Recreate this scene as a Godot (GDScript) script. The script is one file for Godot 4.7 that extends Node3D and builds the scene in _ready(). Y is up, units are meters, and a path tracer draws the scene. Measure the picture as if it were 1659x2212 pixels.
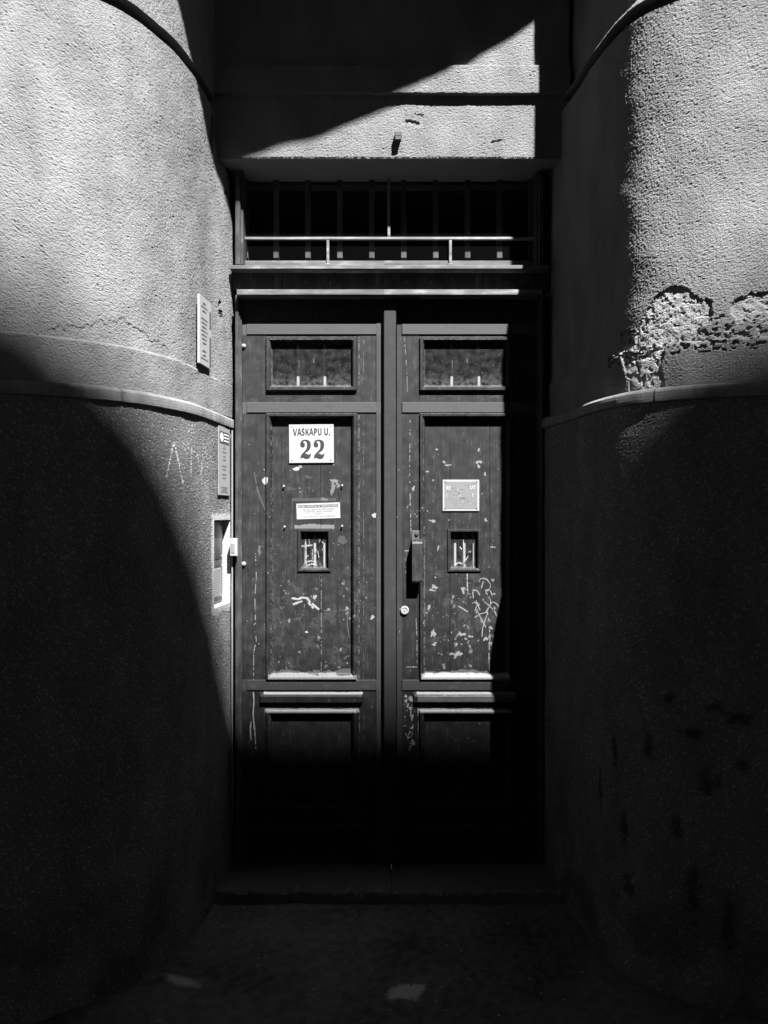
extends Node3D

const D := 3.207            # camera to door plane, metres
const F := 1597.0           # drawing units per unit slope
const U := 1.0 / 498.0      # one drawing unit on the door plane, metres
const EYE := 1.57
const SUN := Vector3(0.302, 1.0, 0.61)

var taken := {}
var uv_box := Vector4(0, 0, 1, 1)    # x0, y top, width, height in metres
var left_cols := []
var right_cols := []
var grain: Texture2D
var rng := RandomNumberGenerator.new()

# ------------------------------------------------------------------ helpers
func numbered(called: String) -> String:
	var n: int = taken.get(called, 0)
	taken[called] = n + 1
	return called if n == 0 else "%s_%03d" % [called, n]

func tag(o: Node3D, label: String, category: String, group := "") -> void:
	o.set_meta("label", label)
	o.set_meta("category", category)
	if group != "":
		o.set_meta("group", group)

func thing(called: String, label: String, category: String, at: Vector3, group := "") -> Node3D:
	var o := Node3D.new()
	o.name = numbered(called)
	o.position = at
	add_child(o)
	tag(o, label, category, group)
	return o

func put(called: String, mesh: Mesh, m: Material, parent: Node) -> MeshInstance3D:
	var o := MeshInstance3D.new()
	o.name = called
	o.mesh = mesh
	o.material_override = m
	if parent != self and parent.get_parent() == self:
		o.position = -(parent as Node3D).position
	parent.add_child(o, true)
	return o

func obj(called: String, st: SurfaceTool, m: Material, parent: Node) -> MeshInstance3D:
	st.generate_normals()
	return put(called, st.commit(), m, parent)

func structure(called: String, st: SurfaceTool, m: Material) -> MeshInstance3D:
	var o := obj(called, st, m, self)
	o.set_meta("kind", "structure")
	return o

func begin() -> SurfaceTool:
	var st := SurfaceTool.new()
	st.begin(Mesh.PRIMITIVE_TRIANGLES)
	st.set_smooth_group(-1)
	return st

func grey(v: float, rough := 0.8, spec := 0.4) -> StandardMaterial3D:
	var m := StandardMaterial3D.new()
	m.albedo_color = Color(v, v, v).linear_to_srgb()
	m.roughness = rough
	m.metallic_specular = spec
	return m

func rough_paint(v: float, rough := 0.6, lift := 0.1, scale := 6.0) -> StandardMaterial3D:
	var m := grey(v, rough)
	m.heightmap_enabled = true
	m.heightmap_texture = grain
	m.heightmap_scale = lift
	m.uv1_triplanar = true
	m.uv1_world_triplanar = true
	m.uv1_scale = Vector3.ONE * scale
	return m

func vert(st: SurfaceTool, p: Vector3) -> void:
	st.set_uv(Vector2((p.x - uv_box.x) / uv_box.z, (uv_box.y - p.y) / uv_box.w))
	st.add_vertex(p)

func quad(st: SurfaceTool, a: Vector3, b: Vector3, c: Vector3, d: Vector3) -> void:
	# a b c d counter-clockwise seen from the front
	for p in [a, c, b, a, d, c]:
		vert(st, p)

func dx(x: float, z := 0.0) -> float:
	return (x - 829.5) * (D - z) / F

func dy(y: float, z := 0.0) -> float:
	return EYE - (y - 1106.0) * (D - z) / F

func box(st: SurfaceTool, lo: Vector3, hi: Vector3, bev := 0.0) -> void:
	# bevelled towards +z; open at the back when bev > 0 is asked for
	var b := bev
	var f := [Vector3(lo.x + b, lo.y + b, hi.z), Vector3(hi.x - b, lo.y + b, hi.z), Vector3(hi.x - b, hi.y - b, hi.z), Vector3(lo.x + b, hi.y - b, hi.z)]
	var m := [Vector3(lo.x, lo.y, hi.z - b), Vector3(hi.x, lo.y, hi.z - b), Vector3(hi.x, hi.y, hi.z - b), Vector3(lo.x, hi.y, hi.z - b)]
	var k := [Vector3(lo.x, lo.y, lo.z), Vector3(hi.x, lo.y, lo.z), Vector3(hi.x, hi.y, lo.z), Vector3(lo.x, hi.y, lo.z)]
	quad(st, f[0], f[1], f[2], f[3])
	for i in 4:
		var j := (i + 1) % 4
		if b > 0.0:
			quad(st, m[i], m[j], f[j], f[i])
		quad(st, k[i], k[j], m[j], m[i])
	quad(st, k[1], k[0], k[3], k[2])

func block(st: SurfaceTool, x0: float, y0: float, x1: float, y1: float, z0: float, z1: float, bev := 0.0) -> void:
	# drawing coordinates of the front face
	box(st, Vector3(dx(x0, z1), dy(y1, z1), z0), Vector3(dx(x1, z1), dy(y0, z1), z1), bev)

func single(x0: float, y0: float, x1: float, y1: float, z0: float, z1: float, bev := 0.0) -> SurfaceTool:
	var st := begin()
	block(st, x0, y0, x1, y1, z0, z1, bev)
	return st

func frame_pieces(called: String, m: Material, parent: Node, x0: float, y0: float, x1: float, y1: float, prof: Array) -> void:
	# four mitred mouldings; prof: [inset in drawing units, z]
	var rings := []
	for p in prof:
		var i: float = p[0]
		var z: float = p[1]
		rings.append([Vector3(dx(x0 + i), dy(y1 - i), z), Vector3(dx(x1 - i), dy(y1 - i), z), Vector3(dx(x1 - i), dy(y0 + i), z), Vector3(dx(x0 + i), dy(y0 + i), z)])
	for side in 4:
		var st := begin()
		var k := (side + 1) % 4
		for r in rings.size() - 1:
			quad(st, rings[r][side], rings[r][k], rings[r + 1][k], rings[r + 1][side])
		obj(called, st, m, parent)

func disc(st: SurfaceTool, c: Vector3, prof: Array, n := 20, ax := Vector3.RIGHT, ay := Vector3.UP, az := Vector3.BACK) -> void:
	# lathe along az: prof of [radius, height]
	for i in n:
		var a0 := TAU * i / n
		var a1 := TAU * (i + 1) / n
		for j in prof.size() - 1:
			var r0: float = prof[j][0]
			var h0: float = prof[j][1]
			var r1: float = prof[j + 1][0]
			var h1: float = prof[j + 1][1]
			var p00 := c + (ax * cos(a0) + ay * sin(a0)) * r0 + az * h0
			var p01 := c + (ax * cos(a1) + ay * sin(a1)) * r0 + az * h0
			var p10 := c + (ax * cos(a0) + ay * sin(a0)) * r1 + az * h1
			var p11 := c + (ax * cos(a1) + ay * sin(a1)) * r1 + az * h1
			quad(st, p00, p01, p11, p10)

func noise(seed_value: int, wave: float, octaves := 1) -> FastNoiseLite:
	var n := FastNoiseLite.new()
	n.seed = seed_value
	n.noise_type = FastNoiseLite.TYPE_SIMPLEX_SMOOTH
	n.frequency = 1.0 / wave
	n.fractal_type = FastNoiseLite.FRACTAL_FBM if octaves > 1 else FastNoiseLite.FRACTAL_NONE
	n.fractal_octaves = octaves
	return n

# ------------------------------------------------------------------ painted wear
class Canvas:
	var w: int
	var h: int
	var k: float
	var x0: float
	var y0: float
	var a := PackedFloat32Array()
	var rnd := RandomNumberGenerator.new()

	func _init(px0: float, py0: float, px1: float, py1: float, scale: float, seed_value: int) -> void:
		x0 = px0
		y0 = py0
		k = scale
		w = int((px1 - px0) * scale)
		h = int((py1 - py0) * scale)
		a.resize(w * h)
		rnd.seed = seed_value

	func grain_fill(base: float, base_low: float, dust: float) -> void:
		var n := FastNoiseLite.new()
		n.seed = rnd.randi() % 10000
		n.noise_type = FastNoiseLite.TYPE_SIMPLEX_SMOOTH
		n.frequency = 0.09
		n.fractal_octaves = 4
		var streak := n.get_image(w, h / 14 + 2)
		streak.resize(w, h, Image.INTERPOLATE_CUBIC)
		streak.convert(Image.FORMAT_L8)
		var sd := streak.get_data()
		n.seed += 7
		n.frequency = 0.02
		var cloud := n.get_image(w, h)
		cloud.convert(Image.FORMAT_L8)
		var cd := cloud.get_data()
		n.seed += 7
		n.frequency = 0.25
		var fine := n.get_image(w, h)
		fine.convert(Image.FORMAT_L8)
		var fd := fine.get_data()
		for y in h:
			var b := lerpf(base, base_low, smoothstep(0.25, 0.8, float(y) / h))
			for x in w:
				var i := y * w + x
				var s := sd[i] / 255.0 - 0.5
				var c := cd[i] / 255.0 - 0.5
				var f := fd[i] / 255.0 - 0.5
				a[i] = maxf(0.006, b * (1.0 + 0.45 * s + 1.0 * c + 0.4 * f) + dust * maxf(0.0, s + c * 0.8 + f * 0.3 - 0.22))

	func dab(px: float, py: float, r: float, v: float, mix: float) -> void:
		var ri := int(ceil(r)) + 1
		for yy in range(maxi(0, int(py) - ri), mini(h, int(py) + ri + 1)):
			for xx in range(maxi(0, int(px) - ri), mini(w, int(px) + ri + 1)):
				var d := sqrt((xx - px) * (xx - px) + (yy - py) * (yy - py))
				var t := clampf(r + 0.5 - d, 0.0, 1.0) * mix
				if t > 0.0:
					var i := yy * w + xx
					a[i] = lerpf(a[i], v, t)

	func stroke(pts: Array, width: float, v: float, gaps := 0.0, mix := 0.85) -> void:
		# pts in drawing units
		var on := 1.0
		for n in pts.size() - 1:
			var p: Vector2 = pts[n]
			var q: Vector2 = pts[n + 1]
			var l := (q - p).length() * k
			var steps := int(l * 1.2) + 1
			for i in steps:
				if rnd.randf() < 0.18:
					on = 0.0 if rnd.randf() < gaps else rnd.randf_range(0.65, 1.15)
				if on > 0.0:
					var c := p.lerp(q, float(i) / steps)
					dab((c.x - x0) * k + rnd.randf_range(-0.25, 0.25), (c.y - y0) * k, maxf(0.35, width * k * 0.5 * on), v * rnd.randf_range(0.75, 1.1), mix)

	func blob(cx: float, cy: float, rx: float, ry: float, v: float, ragged := 0.4, mix := 0.9) -> void:
		var ph := rnd.randf() * TAU
		var ax := (cx - x0) * k
		var ay := (cy - y0) * k
		var bx := rx * k
		var by := ry * k
		for yy in range(maxi(0, int(ay - by * 1.5) - 1), mini(h, int(ay + by * 1.5) + 2)):
			for xx in range(maxi(0, int(ax - bx * 1.5) - 1), mini(w, int(ax + bx * 1.5) + 2)):
				var ex := (xx - ax) / bx
				var ey := (yy - ay) / by
				var t := atan2(ey, ex)
				var r := 1.0 + ragged * (0.4 * sin(2.0 * t + ph * 3.3) + 0.3 * sin(3.0 * t + ph) + 0.22 * sin(5.0 * t + ph * 2.3) + 0.2 * sin(8.0 * t + ph * 4.1))
				if ex * ex + ey * ey < r * r:
					var i := yy * w + xx
					a[i] = lerpf(a[i], v * rnd.randf_range(0.8, 1.12), mix)

	func chips(rx0: float, ry0: float, rx1: float, ry1: float, n: int, size: float, v: float, tall := 1.6) -> void:
		var where := FastNoiseLite.new()
		where.seed = rnd.randi() % 10000
		where.frequency = 0.02
		for i in n * 2:
			var s := size * pow(rnd.randf(), 2.6) + 0.3
			var px := rnd.randf_range(rx0, rx1)
			var py := rnd.randf_range(ry0, ry1)
			if where.get_noise_2d(px * 1.3, py * 0.7) + rnd.randf_range(-0.25, 0.1) < 0.08:
				continue
			blob(px, py, s, s * rnd.randf_range(0.7, tall), v * rnd.randf_range(0.4, 1.1), 0.6, rnd.randf_range(0.5, 0.95))

	func scratches(rx0: float, ry0: float, rx1: float, ry1: float, n: int, v: float) -> void:
		for i in n:
			var p := Vector2(rnd.randf_range(rx0, rx1), rnd.randf_range(ry0, ry1))
			var q := p + Vector2(rnd.randf_range(-4, 4), rnd.randf_range(3, 22))
			stroke([p, q], rnd.randf_range(0.4, 0.9), v * rnd.randf_range(0.5, 1.0), 0.4, 0.6)

	func patch(rx0: float, ry0: float, rx1: float, ry1: float, v: float, mix: float, jag := 0.0) -> void:
		# a rectangle whose top edge is jagged by jag units
		var edge := PackedFloat32Array()
		var e := 0.0
		for xx in w:
			if xx % 3 == 0:
				e = clampf(e + rnd.randf_range(-0.35, 0.35), -1.0, 1.0)
				if rnd.randf() < 0.05:
					e = rnd.randf_range(-1.0, 1.0)
			edge.append(e)
		for xx in range(maxi(0, int((rx0 - x0) * k)), mini(w, int((rx1 - x0) * k))):
			var top := (ry0 - y0 + jag * edge[xx]) * k
			for yy in range(maxi(0, int(top)), mini(h, int((ry1 - y0) * k))):
				var i := yy * w + xx
				a[i] = lerpf(a[i], v * rnd.randf_range(0.82, 1.12), mix)

	func texture(gain := 1.0) -> ImageTexture:
		var d := PackedByteArray()
		d.resize(w * h * 3)
		for i in w * h:
			var v := minf(a[i] * gain, 0.9)
			var s := 12.92 * v if v < 0.0031308 else 1.055 * pow(v, 1.0 / 2.4) - 0.055
			var b := clampi(int(s * 255.0 + 0.5), 0, 255)
			d[i * 3] = b
			d[i * 3 + 1] = b
			d[i * 3 + 2] = b
		return ImageTexture.create_from_image(Image.create_from_data(w, h, false, Image.FORMAT_RGB8, d))

func zs(list: Array, ox: float, oy: float, scale: float) -> Array:
	var out := []
	for i in range(0, list.size(), 2):
		out.append(Vector2((list[i] / scale + ox) * 0.648, (list[i + 1] / scale + oy) * 0.648))
	return out

# ------------------------------------------------------------------ curved walls
func columns(points: Array, side: float, step: float, limit: float) -> Array:
	# resampled plan curve: [point, outward normal, arc length]
	var c := Curve2D.new()
	for i in points.size():
		var p: Vector2 = points[i]
		var before: Vector2 = points[maxi(0, i - 1)]
		var after: Vector2 = points[mini(points.size() - 1, i + 1)]
		var t: Vector2 = (after - before) / 6.0
		c.add_point(p, -t, t)
	c.bake_interval = 0.002
	var out := []
	var total := minf(limit, c.get_baked_length())
	var n := int(total / step)
	for i in n + 1:
		var s := total * i / n
		var a := c.sample_baked(maxf(0.0, s - 0.02))
		var b := c.sample_baked(minf(c.get_baked_length(), s + 0.02))
		var t := (b - a).normalized()
		out.append([c.sample_baked(s), Vector2(t.y, -t.x) * (1.0 if side < 0.0 else -1.0), s])
	return out

func at_wall(cols: Array, s: float, y: float, off: float) -> Vector3:
	var i := clampi(int(s / (cols[1][2] - cols[0][2])), 0, cols.size() - 1)
	var p: Vector2 = cols[i][0] + cols[i][1] * off
	return Vector3(p.x, y, p.y)

func wall_slab(st: SurfaceTool, cols: Array, s0: float, s1: float, y0: float, y1: float, o0: float, o1: float, o1b := -9.0) -> void:
	# a flat board on a wall, near edge at s1; o is the distance off the wall
	var q := o1 if o1b < -8.0 else o1b
	var f := [at_wall(cols, s1, y0, q), at_wall(cols, s0, y0, o1), at_wall(cols, s0, y1, o1), at_wall(cols, s1, y1, q)]
	var b := [at_wall(cols, s1, y0, q - o1 + o0), at_wall(cols, s0, y0, o0), at_wall(cols, s0, y1, o0), at_wall(cols, s1, y1, q - o1 + o0)]
	quad(st, f[0], f[1], f[2], f[3])
	for i in 4:
		var j := (i + 1) % 4
		quad(st, b[i], b[j], f[j], f[i])
	quad(st, b[1], b[0], b[3], b[2])

func rows(y0: float, y1: float, off: float, step := 0.0045) -> Array:
	var out := []
	var n := int((y1 - y0) / step)
	for i in n + 1:
		out.append(Vector2(lerpf(y0, y1, float(i) / n), off))
	return out

func wall_mesh(cols: Array, lines: Array, amp: float, base: float, seed_value: int, mod: int, flip: bool) -> ArrayMesh:
	var w := cols.size()
	var n1 := noise(seed_value, 0.0092)
	var n2 := noise(seed_value + 1, 0.03, 2)
	var n3 := noise(seed_value + 2, 0.35, 3)
	var n4 := noise(seed_value + 3, 0.015)
	var v := PackedVector3Array()
	var col := PackedColorArray()
	v.resize(w * lines.size())
	col.resize(v.size())
	var at := 0
	for line in lines:
		var y: float = line.x
		var off0: float = line.y
		for c in cols:
			var s: float = c[2]
			var q := y * 1.25 + off0 * 1.7
			var g := n1.get_noise_2d(s, q)
			var pit := n4.get_noise_2d(s, q)
			var d := g * 1.0 + n2.get_noise_2d(s, q) * 0.4 - maxf(0.0, pit - 0.42) * 3.2
			var off := off0 + d * amp + n3.get_noise_2d(s, y) * 0.0055
			var alb := base * (1.0 + 0.26 * n3.get_noise_2d(s * 2.0 + 9.0, y * 0.8) + 0.14 * g)
			if mod <= 2 and rng.randf() > 0.945:
				alb *= 2.3     # pale grit in the render
			if mod > 0:
				var r := altered(mod, s, y, off, alb, d)
				off = r.x
				alb = r.y
			var p: Vector2 = c[0] + c[1] * off
			v[at] = Vector3(p.x, y, p.y)
			col[at] = Color(alb, alb, alb)
			at += 1
	var idx := PackedInt32Array()
	idx.resize((w - 1) * (lines.size() - 1) * 6)
	at = 0
	for j in lines.size() - 1:
		for i in w - 1:
			var a := j * w + i
			var b := a + 1
			var c2 := a + w
			var e := c2 + 1
			if flip:
				idx[at] = a; idx[at + 1] = b; idx[at + 2] = e
				idx[at + 3] = a; idx[at + 4] = e; idx[at + 5] = c2
			else:
				idx[at] = a; idx[at + 1] = e; idx[at + 2] = b
				idx[at + 3] = a; idx[at + 4] = c2; idx[at + 5] = e
			at += 6
	var arr := []
	arr.resize(Mesh.ARRAY_MAX)
	arr[Mesh.ARRAY_VERTEX] = v
	arr[Mesh.ARRAY_COLOR] = col
	arr[Mesh.ARRAY_INDEX] = idx
	var mesh := ArrayMesh.new()
	mesh.add_surface_from_arrays(Mesh.PRIMITIVE_TRIANGLES, arr)
	return mesh

var rag: FastNoiseLite
var rag2: FastNoiseLite
var flake_a := PackedVector2Array()
var flake_b := PackedVector2Array()
var flake_c := PackedVector2Array()
var stains := []
var scrawl := []

func near_seg(p: Vector2, a: Vector2, b: Vector2) -> float:
	return p.distance_to(Geometry2D.get_closest_point_to_segment(p, a, b))

func altered(kind: int, s: float, y: float, off: float, alb: float, d: float) -> Vector3:
	match kind:
		1: return left_plinth_mod(s, y, off, alb, d)
		2: return right_plinth_mod(s, y, off, alb, d)
		3: return left_upper_mod(s, y, off, alb, d)
		4: return right_upper_mod(s, y, off, alb, d)
		5: return right_band_mod(s, y, off, alb, d)
		6: return ledge_mod(s, y, off, alb, d)
		7: return lintel_mod(s, y, off, alb, d)
		8: return Vector3(off + 0.022 * (1.0 - smoothstep(0.06, 0.30, s)), alb, 0)
	return Vector3(off, alb, 0)

func left_plinth_mod(s: float, y: float, off: float, alb: float, d: float) -> Vector3:
	if s < 0.42 and y > 1.05 and y < 1.66:
		var wob := rag.get_noise_2d(s * 40.0, y * 40.0) * 0.022
		var ex := maxf(0.09 - s, s - 0.30)
		var ey := maxf(1.185 - y, y - 1.533)
		if ex < 0.0 and ey < 0.0:
			return Vector3(-0.036, 0.25, 0)
		var e := maxf(ex, ey)
		if e < 0.042 + wob:
			alb = lerpf(0.25, alb, smoothstep(0.018, 0.042 + wob, e))
			off = lerpf(0.0, off, smoothstep(-0.005, 0.045, e))
	if y > 1.63 and y < 1.85 and s > 0.3 and s < 0.75:
		for g in scrawl:
			if near_seg(Vector2(s, y), g[0], g[1]) < 0.0036 and d > -0.35:
				alb = lerpf(alb, 0.36, g[2])
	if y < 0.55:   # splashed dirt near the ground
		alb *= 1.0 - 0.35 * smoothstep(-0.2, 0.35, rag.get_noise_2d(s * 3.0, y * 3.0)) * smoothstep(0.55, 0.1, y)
	return Vector3(off, alb, 0)

func right_plinth_mod(s: float, y: float, off: float, alb: float, _d: float) -> Vector3:
	if y < 1.1:
		for g in stains:
			var q := Vector2((s - g.x) / g.z, (y - g.y) / (g.z * g.w))
			var l := q.length() + 0.6 * rag.get_noise_2d(s * 18.0, y * 18.0)
			if l < 1.0:
				alb *= lerpf(0.38, 1.0, smoothstep(0.25, 1.0, l))
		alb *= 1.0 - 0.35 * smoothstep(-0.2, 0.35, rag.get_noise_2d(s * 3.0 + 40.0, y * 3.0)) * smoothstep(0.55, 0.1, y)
	return Vector3(off, alb, 0)

func left_upper_mod(s: float, y: float, off: float, alb: float, _d: float) -> Vector3:
	if s < 0.3:
		off += 0.034 * (1.0 - smoothstep(0.06, 0.30, s)) * smoothstep(3.2, 2.9, y)
	if y > 3.247 and y < 3.293:
		off -= 0.036
		alb *= 0.2  # shade inside the groove painted into the albedo
	if s < 0.28 and y > 2.3 and y < 3.3:
		for g in [[0.166, 2.437, 0.011, 0.022], [0.16, 2.405, 0.014, 0.03], [0.178, 2.385, 0.006, 0.03], [0.115, 2.93, 0.022, 0.01], [0.215, 3.17, 0.012, 0.05], [0.235, 3.1, 0.008, 0.05]]:
			var q := Vector2((s - g[0]) / g[2], (y - g[1]) / g[3])
			if q.length() + 0.55 * rag.get_noise_2d(s * 60.0, y * 60.0) < 1.0:
				off -= 0.022
				alb *= 0.6
	if y < 2.26 and s > 0.62 and s < 1.1:    # shallow flake above the crease
		var e := y - 2.15 - 0.06 * (1.0 - absf(s - 0.86) / 0.26) + 0.02 * rag.get_noise_2d(s * 20.0, 3.0)
		if e < 0.0:
			off -= 0.0022
	return Vector3(off, alb, 0)

func right_upper_mod(s: float, y: float, off: float, alb: float, d: float) -> Vector3:
	if y > 3.247 and y < 3.293:
		off -= 0.036
		alb *= 0.2  # groove shade put into the vertex colour here as well
	elif y >= 3.29:
		off -= 0.05 * smoothstep(3.29, 3.36, y)
	elif y < 2.36 and s > 0.7 and s < 1.45:
		var p := Vector2(s + 0.005 * rag.get_noise_2d(s * 45.0, y * 45.0), y + 0.007 * rag.get_noise_2d(s * 45.0 + 50.0, y * 45.0))
		if Geometry2D.is_point_in_polygon(p, flake_a) or Geometry2D.is_point_in_polygon(p, flake_b):
			off = -0.0435 + 0.0035 * rag2.get_noise_2d(s * 0.45, y * 0.45) + d * 0.0010 - (0.003 if rag2.get_noise_2d(s * 0.5 + 5.0, y * 0.8) > 0.36 else 0.0)
			alb = 0.205 + 0.05 * rag.get_noise_2d(s * 30.0, y * 30.0)
		elif y < 2.2:
			if rag2.get_noise_2d(s * 0.5, y * 0.9) + (2.16 - y) * 5.0 > 0.14:
				off = lerpf(off, -0.043 + 0.003 * rag2.get_noise_2d(s, y), 0.9)
				alb *= 1.25
	return Vector3(off, alb, 0)

func right_band_mod(s: float, y: float, off: float, alb: float, _d: float) -> Vector3:
	if s > 0.64:
		var p := Vector2(s + 0.004 * rag.get_noise_2d(s * 60.0, y * 60.0), y + 0.006 * rag.get_noise_2d(s * 60.0 + 50.0, y * 60.0))
		if Geometry2D.is_point_in_polygon(p, flake_c):
			off = -0.031 + 0.003 * rag2.get_noise_2d(s * 0.4, y * 0.4) - (0.004 if rag2.get_noise_2d(s * 0.6 + 9.0, y * 0.5) > 0.15 else 0.0)
			alb = 0.24 + 0.06 * rag.get_noise_2d(s * 30.0, y * 30.0)
		if y > 2.085:
			if rag2.get_noise_2d(s * 0.5, y * 0.9) + (y - 2.112) * 7.0 > 0.05:
				off -= 0.009
				alb *= 1.2
	return Vector3(off, alb, 0)

func ledge_mod(s: float, y: float, off: float, alb: float, d: float) -> Vector3:
	off -= d * 0.0002
	if absf(fmod(s, 0.55) - 0.33) < 0.0026:
		off -= 0.003
		alb *= 0.6
	return Vector3(off, alb * (1.0 + 0.2 * rag.get_noise_2d(s * 25.0, y * 4.0)), 0)

# ------------------------------------------------------------------ scene
func _ready() -> void:
	rng.seed = 22
	var cam := Camera3D.new()
	cam.name = "camera"
	cam.position = Vector3(0, EYE, D)
	cam.fov = rad_to_deg(2.0 * atan(1106.0 / F))
	cam.near = 0.05
	cam.far = 200.0
	add_child(cam)
	cam.current = true

	var env := Environment.new()
	env.background_mode = Environment.BG_SKY
	var sky_mat := ProceduralSkyMaterial.new()
	sky_mat.sky_top_color = Color(0.003, 0.003, 0.003).linear_to_srgb()
	sky_mat.sky_horizon_color = Color(0.2, 0.2, 0.2).linear_to_srgb()
	sky_mat.ground_bottom_color = Color(0.005, 0.005, 0.005).linear_to_srgb()
	sky_mat.ground_horizon_color = Color(0.02, 0.02, 0.02).linear_to_srgb()
	sky_mat.sky_curve = 0.09
	sky_mat.sun_angle_max = 4.0
	var sky := Sky.new()
	sky.sky_material = sky_mat
	env.sky = sky
	env.tonemap_mode = Environment.TONE_MAPPER_LINEAR
	env.tonemap_exposure = 6.4
	env.sdfgi_enabled = true
	env.ssao_enabled = true
	env.ssil_enabled = true
	var we := WorldEnvironment.new()
	we.name = "environment"
	we.environment = env
	add_child(we)

	var sun := DirectionalLight3D.new()
	sun.name = "sun"
	sun.light_energy = 1.6
	sun.light_color = Color(1.0, 1.0, 1.0)
	sun.light_angular_distance = 0.6
	sun.shadow_enabled = true
	sun.look_at_from_position(SUN, Vector3.ZERO, Vector3.RIGHT)
	add_child(sun)

	var gn := FastNoiseLite.new()
	gn.seed = 5
	gn.noise_type = FastNoiseLite.TYPE_SIMPLEX_SMOOTH
	gn.frequency = 0.062
	gn.fractal_octaves = 4
	var gi := gn.get_seamless_image(1024, 1024)
	gi.generate_mipmaps()
	grain = ImageTexture.create_from_image(gi)
	rag = noise(31, 1.0, 2)
	rag2 = noise(32, 0.02, 3)

	build_walls()
	build_street()
	build_lintel()
	build_frame()
	build_doors()
	build_wall_notices()

func plaster_material(rough := 0.9) -> StandardMaterial3D:
	var m := StandardMaterial3D.new()
	m.albedo_color = Color.WHITE
	m.vertex_color_use_as_albedo = true
	m.roughness = rough
	m.metallic_specular = 0.25
	m.heightmap_enabled = true
	m.heightmap_texture = grain
	m.heightmap_scale = 0.42
	m.uv1_triplanar = true
	m.uv1_world_triplanar = true
	m.uv1_scale = Vector3.ONE * 3.5
	return m

func v2(list: Array) -> PackedVector2Array:
	var out := PackedVector2Array()
	for i in range(0, list.size(), 2):
		out.append(Vector2(list[i], list[i + 1]))
	return out

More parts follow.
